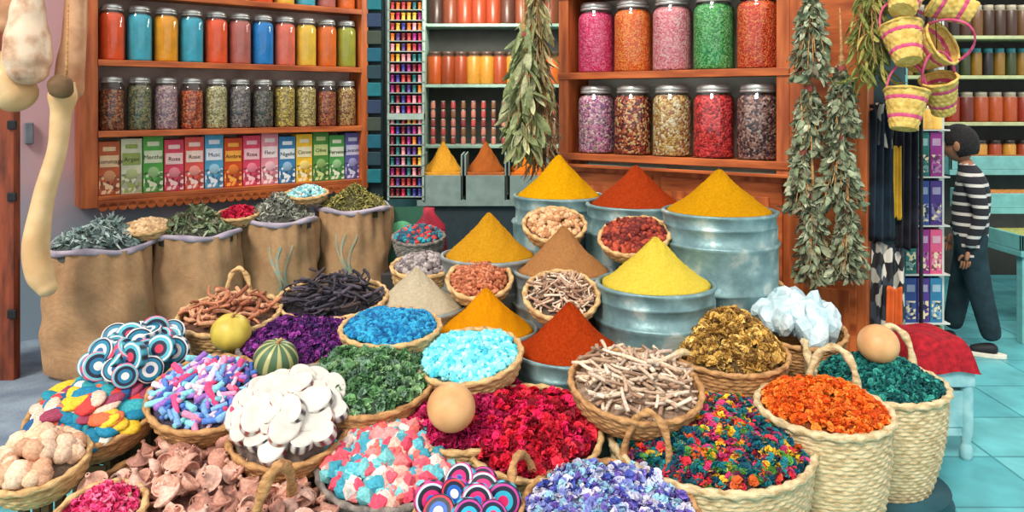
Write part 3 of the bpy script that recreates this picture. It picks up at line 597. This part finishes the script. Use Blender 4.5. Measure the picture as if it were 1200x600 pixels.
# ============================================================ HANGING HERBS
def bundle(nm,x,y,zt,L,W,cols,size,N,t=LEAF,droop=.5,depth=.6,lean=0):
    s=rng.uniform(0,1,N); w=W*(.2+.8*s**.7); a=rng.uniform(0,2*pi,N); q=np.sqrt(rng.uniform(.02,1,N))
    P=np.stack([w*q*np.cos(a)+lean*s*L,w*q*np.sin(a)*depth,-L*s],1)
    D=np.stack([np.cos(a)*q*.9,np.sin(a)*q*.6,-droop-rng.uniform(0,.8,N)],1)+rng.normal(0,.25,(N,3))
    g=G()
    for i in range(16):
        aa=rng.uniform(0,6); e=(W*.7*math.cos(aa)+lean*L,W*.5*math.sin(aa),-L*rng.uniform(.6,1)); g.add(tube(smoothpath([(.01*math.cos(aa),.01*math.sin(aa),.06),(e[0]*.3,e[1]*.3,-L*.3),e],8),.003,5),STRAWD)
    g.add(tube([(0,0,0),(0,0,.1),(0,.02,.3)],[.014,.008,.003],6),STRAWD)
    g.add(lathe([(.02,-.015),(.024,0),(.02,.015)],12),flat((150,70,60)))
    o=g.build(nm,(x,y,zt)); scatter('leaves',t,P,dirmats(D),size*rng.uniform(.6,1.2,N),pick(cols,N,.25),LEAFM,o)
    return o
og=[(160,154,104),(132,128,86),(184,174,128),(146,124,84)]
bundle('hanging_herb_bunch',.15,4.6,2.35,.8,.13,og,.1,150,LEAFN,droop=1)
bundle('hanging_herb_bunch',.07,4.55,1.95,.72,.15,[(144,154,108),(120,130,86),(168,170,130)],.085,150,LEAF,droop=.8)
bundle('hanging_herb_bunch',.18,4.65,1.85,.74,.14,[(144,116,84),(156,124,94),(120,100,70)],.06,300,LEAFN,droop=.9)
gg=[(140,150,118),(108,120,92),(168,174,146),(128,134,108),(112,106,84)]
for (x,y,zt,L,W) in [(1.50,3.85,2.12,.46,.12),(1.63,3.8,1.72,.34,.10),(1.50,3.88,1.62,.36,.11),(1.46,3.86,1.3,.3,.10),(1.62,3.8,1.38,.36,.13),(1.50,3.83,1.08,.42,.12),(1.65,3.78,1.02,.34,.11)]:
    bundle('hanging_sage_bunch',x,y,zt,L,W,gg,.036,300,LEAFW,droop=.3)
bundle('hanging_olive_branch',1.72,3.7,2.25,.62,.13,[(120,128,64),(96,106,50),(156,150,80)],.06,260,LEAFN,droop=.5)
PK=mat('pink_straw',(214,96,134),(186,64,104),rough=.8,scale=30); YS=mat('yellow_straw',(224,194,110),(190,154,72),rough=.8,scale=30,bump=.4)
HB=[(1.82,1.90,.092,-25,0),(1.85,1.60,.095,-10,10),(2.02,1.83,.11,50,50),(1.98,2.04,.09,-20,-60),(1.86,2.1,.09,-30,30),(2.0,1.66,.08,20,-20)]
for (x,z,r,rt,rl) in HB:
    n=33; pr=[(r*(.6+.4*i/(n-1)),-.18+.18*i/(n-1)) for i in range(n)]
    md=lambda i,t:.002*np.abs(np.sin(pi*i/4))+.0025*np.sin(14*t+pi*np.floor(i/4))
    g=G(); g.add(lathe(pr[:9],56,md),YS); g.add(lathe(pr[8:12],56,md),PK); g.add(lathe(pr[11:24],56,md),YS); g.add(lathe(pr[23:27],56,md),PK); g.add(lathe(pr[26:],56,md),YS)
    g.add(lathe([(0,-.18),(r*.6,-.18)],28),YS); g.add(tube([(r*math.cos(a),r*math.sin(a),0) for a in np.linspace(0,2*pi,41)[:-1]],.007,8,closed=True,twist=.9,amp=.3),YS)
    g.add(tube([(r*math.cos(s),0,.14*math.sin(s)) for s in np.linspace(0,pi,16)],.006,6,twist=.9,amp=.3),PK)
    g.build('small_hanging_basket',(x,3.6,z),(math.radians(rt),math.radians(rl),0))
g=G(); g.add(tube([(1.4,3.66,2.38),(2.3,3.66,2.38)],.012,8),BLACK)
for x,z,r,_,_ in HB: g.add(tube([(x,3.66,2.38),(x,3.61,z+.08)],.002,5),BLACK)
g.build('hanging_rail')

# ============================================================ POST, SCARVES, CARD RACK
g=G(); g.box(1.9,2.1,4.1,4.3,0,3,mat('dark_post',(60,84,90),(40,56,62),scale=6)); g.build('door_post')
g=G(); g.add(tube([(1.82,3.99,1.53),(2.14,3.97,1.53)],.01,8),BLACK); g.add(tube([(1.84,3.98,.84),(2.1,3.98,.84)],.01,8),BLACK)
for x in (1.83,2.12): g.add(tube([(x,3.98,0),(x,3.98,1.55)],.01,8),BLACK)
SR=g.build('scarf_rack')
def cloth(nm,x,y,zt,L,W,m,folds=4,amp=.02):
    def fn(u,v): 
        return (x+(u-.5)*W*(.85+.15*v),y-.02+amp*math.sin(folds*2*pi*u+v*2)-.01*v,zt-L*v+.01*math.sin(9*u))
    g=G(); g.add(grid(40,24,fn),m)
    o=g.build(nm,parent=SR); s=o.modifiers.new('t','SOLIDIFY'); s.thickness=.004; return o
cloth('navy_scarf',1.90,3.98,1.5,.66,.13,mat('navy_cloth',(34,52,66),(16,22,34),scale=8),3)
cloth('black_scarf',2.03,3.96,1.52,.72,.12,mat('black_cloth',(46,48,60),(20,20,28),scale=8),3)
cloth('mustard_scarf',1.965,3.93,1.32,.36,.04,flat((206,162,44)),2,.008)
ZG=palmat('black_white_print',[(20,20,26),(206,202,190),(50,60,70),(20,20,26),(150,150,140)],34,bump=0,stretch=(1,1,.5))
cloth('printed_scarf',1.95,4.0,.82,.6,.19,ZG,3,.012)
cloth('printed_scarf',1.95,3.99,1.54,.22,.18,ZG,3,.012)
cloth('orange_scarf',1.96,3.95,.6,.4,.09,flat((214,96,40)),2,.01)
g=G(); WF=flat((206,208,200)); X0,X1,Y=2.16,2.42,4.3
g.box(X1-.03,X1,Y,Y+.05,0,2.9,WF).box(X0,X0+.012,Y,Y+.05,0,1.5,WF).box(X0,X1,Y+.05,Y+.06,0,1.5,flat((60,70,80)))
LV=(.06,.33,.6,.87,1.14)
for z in LV+(1.4,): g.box(X0,X1,Y-.06,Y+.05,z-.008,z,WF)
k=0; pal=[(150,50,130),(50,76,140),(36,110,100),(200,60,110),(60,60,90),(230,170,60),(90,150,70),(50,120,160),(220,90,130),(80,54,130)]
for z in LV:
    for i in range(3):
        c=pal[(k*7+i)%10]; k+=1; a=X0+.016+i*.071; g.box(a,a+.066,Y-.045,Y-.0,z,z+.245,flat(c)); g.box(a+.006,a+.06,Y-.047,Y-.045,z+.02,z+.12,palmat('postcard_%d'%k,[tuple(v*.5+90 for v in c),c,tuple(v*.6 for v in c),(220,200,160)],60,bump=0)); g.box(a+.01,a+.056,Y-.047,Y-.045,z+.17,z+.21,flat(tuple(v*.4+130 for v in c)))
g.build('card_rack',bevel=.002)
rowjars('perfume_bottles',None,X0,X1-.03,5,Y-.01,1.4,.07,[(230,150,60),(240,190,90)],(240,220,170))

# stool with red cushion
g=G(); TL=mat('pale_teal_paint',(156,200,204),(116,170,178),rough=.5,scale=12)
for sx in (-1,1):
    for sy in (-1,1): 
        g.add(lathe([(.02,0),(.026,.01),(.026,.05),(.018,.07),(.028,.12),(.028,.38),(.02,.4)],14),TL,loc=(sx*.105,sy*.13,0))
g.box(-.13,.13,-.16,.16,.32,.42,TL).box(-.11,.11,-.14,-.12,.1,.14,TL).box(-.11,.11,.12,.14,.1,.14,TL).box(-.115,.115,-.145,.145,.14,.3,TL)
o=g.build('cushioned_stool',(1.87,3.47,0),bevel=.006)
def cfn(u,v):
    a=(u-.5)*2; c=(v-.5)*2; return (a*.145,c*.18,.39+.13*(1-a**8)*(1-c**8)+.008*math.sin(a*5)*math.sin(c*4))
g=G(); g.add(grid(24,24,cfn),mat('red_velvet',(172,24,38),(130,16,28),rough=.9,scale=40,bump=.2)); g.build('cushion',parent=o)

# ============================================================ FAR RIGHT SHOP
g=G(); TT=flat((110,176,176)); x0,x1=3.3,5.4
g.box(x0,x1,6.9,6.95,0,3.2,flat((60,60,56)))
for z in (2.55,2.12,1.78,1.38,1.0): g.box(x0,x1,6.55,6.9,z-.03,z,flat((176,186,140)))
g.box(x0,x0+.05,6.5,6.95,0,3.2,TT)
o=g.build('far_shelf_unit',bevel=.004)
rowjars('dark_bottles',o,x0+.1,x1,20,6.7,2.12,.15,[(40,30,26),(60,40,30),(90,60,30)],(180,170,150),w=.8)
rowjars('oil_bottles',o,x0+.1,x1,20,6.7,1.78,.13,[(50,60,30),(120,90,30),(30,30,30)],(60,140,150),w=.8)
rowjars('far_spice_jars',o,x0+.1,x1,16,6.7,1.38,.14,[(130,40,24),(90,30,20),(160,70,30)],(180,170,150))
rowjars('far_spice_jars_lower',o,x0+.1,x1,16,6.7,1.0,.12,[(150,60,30),(200,140,50),(90,40,30)],(60,50,50))
g=G(); 
for k,(y,z) in enumerate(((5.9,1.05),(5.5,.82),(5.1,.6))):
    g.box(3.25,5.2,y-.2,y+.2,z-.04,z,TT); g.box(3.25,5.2,y-.2,y-.18,z,z+.1,TT); g.box(3.25,3.27,y-.2,y+.2,z,z+.1,TT)
    g.box(3.28,4.2,y-.17,y+.2,z,z+.085,palmat('grain_%d'%k,[[(150,100,60),(120,80,50)],[(200,130,50),(150,90,40)],[(120,150,80),(190,170,90)]][k],90,bump=.5))
for x in (3.3,4.2,5.1): g.box(x-.03,x+.03,4.92,4.98,0,.6,TT); g.box(x-.03,x+.03,6.0,6.06,0,1.05,TT)
g.build('grain_stall_table',bevel=.004)

# ============================================================ BOY
def skin(nm,verts,edges,rads,root=0,sub=2,mats=()):
    me=bpy.data.meshes.new(nm); me.from_pydata(verts,edges,[]); o=bpy.data.objects.new(nm,me); bpy.context.collection.objects.link(o)
    o.modifiers.new('s','SKIN'); 
    for i,r in enumerate(rads):
        sv=me.skin_vertices[0].data[i]; sv.radius=(r,r) if not hasattr(r,'__len__') else r; sv.use_root=(i==root)
    s=o.modifiers.new('u','SUBSURF'); s.levels=sub; s.render_levels=sub
    bpy.context.view_layer.update(); dg=bpy.context.evaluated_depsgraph_get(); nm2=bpy.data.meshes.new_from_object(o.evaluated_get(dg)); o.modifiers.clear(); o.data=nm2
    for m in mats: nm2.materials.append(m)
    nm2.polygons.foreach_set('use_smooth',[True]*len(nm2.polygons)); return o
SK=mat('skin',(170,116,88),(152,102,78),rough=.6,scale=20)
HAIR=mat('black_hair',(30,26,26),(14,12,14),rough=.6,scale=60,bump=.8,bscale=150)
STR,nt,b=newmat('striped_knit'); vec=coord(nt); sx=nt.nodes.new('ShaderNodeSeparateXYZ'); nt.links.new(vec,sx.inputs[0])
mu=nt.nodes.new('ShaderNodeMath'); mu.operation='MULTIPLY'; mu.inputs[1].default_value=1/.062; nt.links.new(sx.outputs[2],mu.inputs[0])
fr=nt.nodes.new('ShaderNodeMath'); fr.operation='FRACT'; nt.links.new(mu.outputs[0],fr.inputs[0])
rp=nt.nodes.new('ShaderNodeValToRGB'); rp.color_ramp.interpolation='CONSTANT'; rp.color_ramp.elements[0].color=rgba((30,30,38)); rp.color_ramp.elements[1].position=.7; rp.color_ramp.elements[1].color=rgba((196,192,186))
nt.links.new(fr.outputs[0],rp.inputs[0]); nt.links.new(rp.outputs[0],b.inputs['Base Color']); b.inputs['Roughness'].default_value=.9
PANT=mat('dark_teal_trousers',(32,56,64),(20,38,46),rough=.9,scale=10,bump=.3,bscale=20)
vs=[(0,0,.74),(.0,0,.86),(.01,0,.98),(.0,0,1.08),(-.02,0,1.15),(-.045,0,1.21),
 (.01,-.125,1.085),(.06,-.165,.87),(-.01,-.17,.66), (.01,.125,1.085),(-.01,.165,.88),(-.1,.15,.72),
 (.0,-.075,.66),(.05,-.085,.39),(.12,-.09,.09),(.0,.075,.66),(-.05,.085,.39),(-.1,.09,.09)]
ed=[(0,1),(1,2),(2,3),(3,4),(4,5),(3,6),(6,7),(7,8),(3,9),(9,10),(10,11),(0,12),(12,13),(13,14),(0,15),(15,16),(16,17)]
rd=[(.11,.1),(.115,.105),(.12,.11),(.1,.09),.045,.042,.058,.045,.034,.058,.045,.034,.09,.075,.06,.09,.075,.06]
boy=skin('boy',vs,ed,rd,0,2,(STR,PANT,SK))
def segd(c,a,b_):
    a=Vector(a);b_=Vector(b_);t=max(0,min(1,(c-a).dot(b_-a)/(b_-a).length_squared)); return (c-(a+(b_-a)*t)).length
for p in boy.data.polygons:
    c=p.center; ar=min(segd(c,vs[7],vs[8]),segd(c,vs[10],vs[11]))
    if c.z>1.165 and abs(c.y)<.08: p.material_index=2
    elif c.z<.735 and not (ar<.046 and c.z>.6 and abs(c.y)>.11): p.material_index=1
boy.location=(2.87,4.81,0); boy.rotation_euler=(0,0,math.radians(-30))
bm=bmesh.new(); bmesh.ops.create_uvsphere(bm,u_segments=40,v_segments=28,radius=1)
for v in bm.verts:
    x,y,z=v.co; jaw=1-.22*max(0,-z)**1.5; nx=x*.098*(jaw if x<0 else 1-.2*max(0,-z)); ny=y*.078*jaw; nz=z*.112
    if x<0:
        nx-=.022*math.exp(-((y/.13)**2+((z+.12)/.16)**2)); nx+=.006*math.exp(-((abs(y)-.33)**2/.02+(z-.08)**2/.012)); nx-=.006*math.exp(-(y**2/.08+(z+.48)**2/.006)); nx-=.006*math.exp(-(y**2/.08+(z+.8)**2/.02))
    v.co=(nx,ny,nz)
HE=bpy.data.objects.new('head_group',None); bpy.context.collection.objects.link(HE); HE.parent=boy; HE.location=(-.065,0,1.285); HE.rotation_euler=(0,math.radians(-14),math.radians(-12))
me=bpy.data.meshes.new('head'); bm.to_mesh(me); bm.free(); me.materials.append(SK); me.polygons.foreach_set('use_smooth',[True]*len(me.polygons))
link('head',me,(0,0,0),(0,0,0),HE)
bm=bmesh.new(); bmesh.ops.create_uvsphere(bm,u_segments=56,v_segments=40,radius=1)
for v in bm.verts:
    x,y,z=v.co; k=1+.03*math.sin(x*40+z*30)*math.cos(y*37); v.co=(x*.112*k+.008,y*.09*k,z*.122*k+.006)
bmesh.ops.delete(bm,geom=[v for v in bm.verts if (v.co.x<-.06 and v.co.z<.045) or v.co.z<-.085 or (v.co.x<-.01 and v.co.z<-.0)],context='VERTS')
me=bpy.data.meshes.new('hair'); bm.to_mesh(me); bm.free(); me.materials.append(HAIR); me.polygons.foreach_set('use_smooth',[True]*len(me.polygons))
h=link('hair',me,(0,0,0),(0,0,0),HE); s=h.modifiers.new('t','SOLIDIFY'); s.thickness=.012
g=G()
for sy in (-1,1):
    V,T=I3; g.add((V*np.array([.022,.008,.032]),T.tolist()),SK,loc=(.005,sy*.086,-.01),rot=(0,.2,sy*.3))
    g.add((V*.010,T.tolist()),flat((220,220,216)),loc=(-.081,sy*.03,.012)); g.add((V*.006,T.tolist()),BLACK,loc=(-.087,sy*.03,.012))
    g.add(tube([(-.092,sy*.015,.036),(-.092,sy*.03,.04),(-.083,sy*.045,.034)],.003,6),HAIR)
g.add(tube([(-.092,-.022,-.056),(-.1,0,-.054),(-.092,.022,-.056)],[.003,.005,.003],8),flat((150,80,76)))
g.build('face_features',parent=HE)
def hand(base,sy,par):
    bx,by,bz=base; v=[(bx,by,bz),(bx-.008,by,bz-.035),(bx-.012,by,bz-.065)]; e=[(0,1),(1,2)]; r=[(.02,.016),(.028,.014),(.028,.013)]
    skin('palm',v,e,r,0,2,(SK,)).parent=par
    for k,(o_,L) in enumerate(((-.022,.05),(-.008,.056),(.007,.053),(.02,.042))):
        a=(bx-.012+o_,by,bz-.06); skin('finger_%d'%(k+1),[a,(a[0]-.002,a[1],a[2]-L*.45),(a[0]-.006,a[1]-sy*.006,a[2]-L*.75),(a[0]-.01,a[1]-sy*.014,a[2]-L)],[(0,1),(1,2),(2,3)],[.0075,.007,.0065,.005],0,1,(SK,)).parent=par
    skin('thumb',[(bx-.025,by,bz-.025),(bx-.045,by-sy*.006,bz-.045),(bx-.052,by-sy*.01,bz-.068)],[(0,1),(1,2)],[.01,.009,.007],0,1,(SK,)).parent=par
hand((-.012,-.17,.645),-1,boy); hand((-.105,.15,.70),1,boy)
SH=flat((34,34,40))
for (x,y) in ((.12,-.09),(-.1,.09)):
    s_=skin('shoe',[(x+.03,y,.05),(x-.03,y,.05),(x-.09,y,.04),(x-.13,y,.034)],[(0,1),(1,2),(2,3)],[(.038,.036),(.04,.04),(.04,.028),(.03,.02)],0,2,(SH,)); s_.parent=boy
    pts=[]; 
    for a in np.linspace(0,2*pi,29)[:-1]:
        cx=math.cos(a); pts.append((x-.045+cx*.115,y+math.sin(a)*(.042+.006*-cx)))
    n=len(pts); V=[(p[0],p[1],0.0) for p in pts]+[(p[0],p[1],.026) for p in pts]; F=[[i,(i+1)%n,n+(i+1)%n,n+i] for i in range(n)]+[list(range(n))[::-1],list(range(n,2*n))]
    g=G(); g.add((V,F),CREAM,False); g.build('sole',parent=boy,bevel=.003)

# ============================================================ LIGHT / CAMERA
w=bpy.data.worlds.new('sky'); bpy.context.scene.world=w; w.use_nodes=True; bg=w.node_tree.nodes['Background']; bg.inputs[0].default_value=(.97,.97,.98,1); bg.inputs[1].default_value=1.15
sd=bpy.data.lights.new('sun','SUN'); sd.energy=2.9; sd.angle=math.radians(18); sd.color=(1,.92,.8); so=bpy.data.objects.new('sun',sd); bpy.context.collection.objects.link(so); so.rotation_euler=(math.radians(44),0,math.radians(-28))
for (x,y,z,e) in ((-.3,6.5,2.6,60),(-.3,5.9,2.4,22),(4.2,5.9,2.9,20)):  # added fill lights that brighten the shop interiors, not actual lamps
    ld=bpy.data.lights.new('added_shop_fill','POINT'); ld.energy=e; ld.shadow_soft_size=.15; ld.color=(1,.93,.8); lo=bpy.data.objects.new('added_shop_fill',ld); bpy.context.collection.objects.link(lo); lo.location=(x,y,z)
cd=bpy.data.cameras.new('camera'); cd.sensor_width=36; cd.lens=27; cd.shift_y=-.15; co=bpy.data.objects.new('camera',cd); bpy.context.collection.objects.link(co)
co.location=(0,0,1.55); co.rotation_euler=(pi/2,0,0); bpy.context.scene.camera=co
vs_=bpy.context.scene.view_settings; vs_.view_transform='Standard'; vs_.look='None'; vs_.exposure=0.08
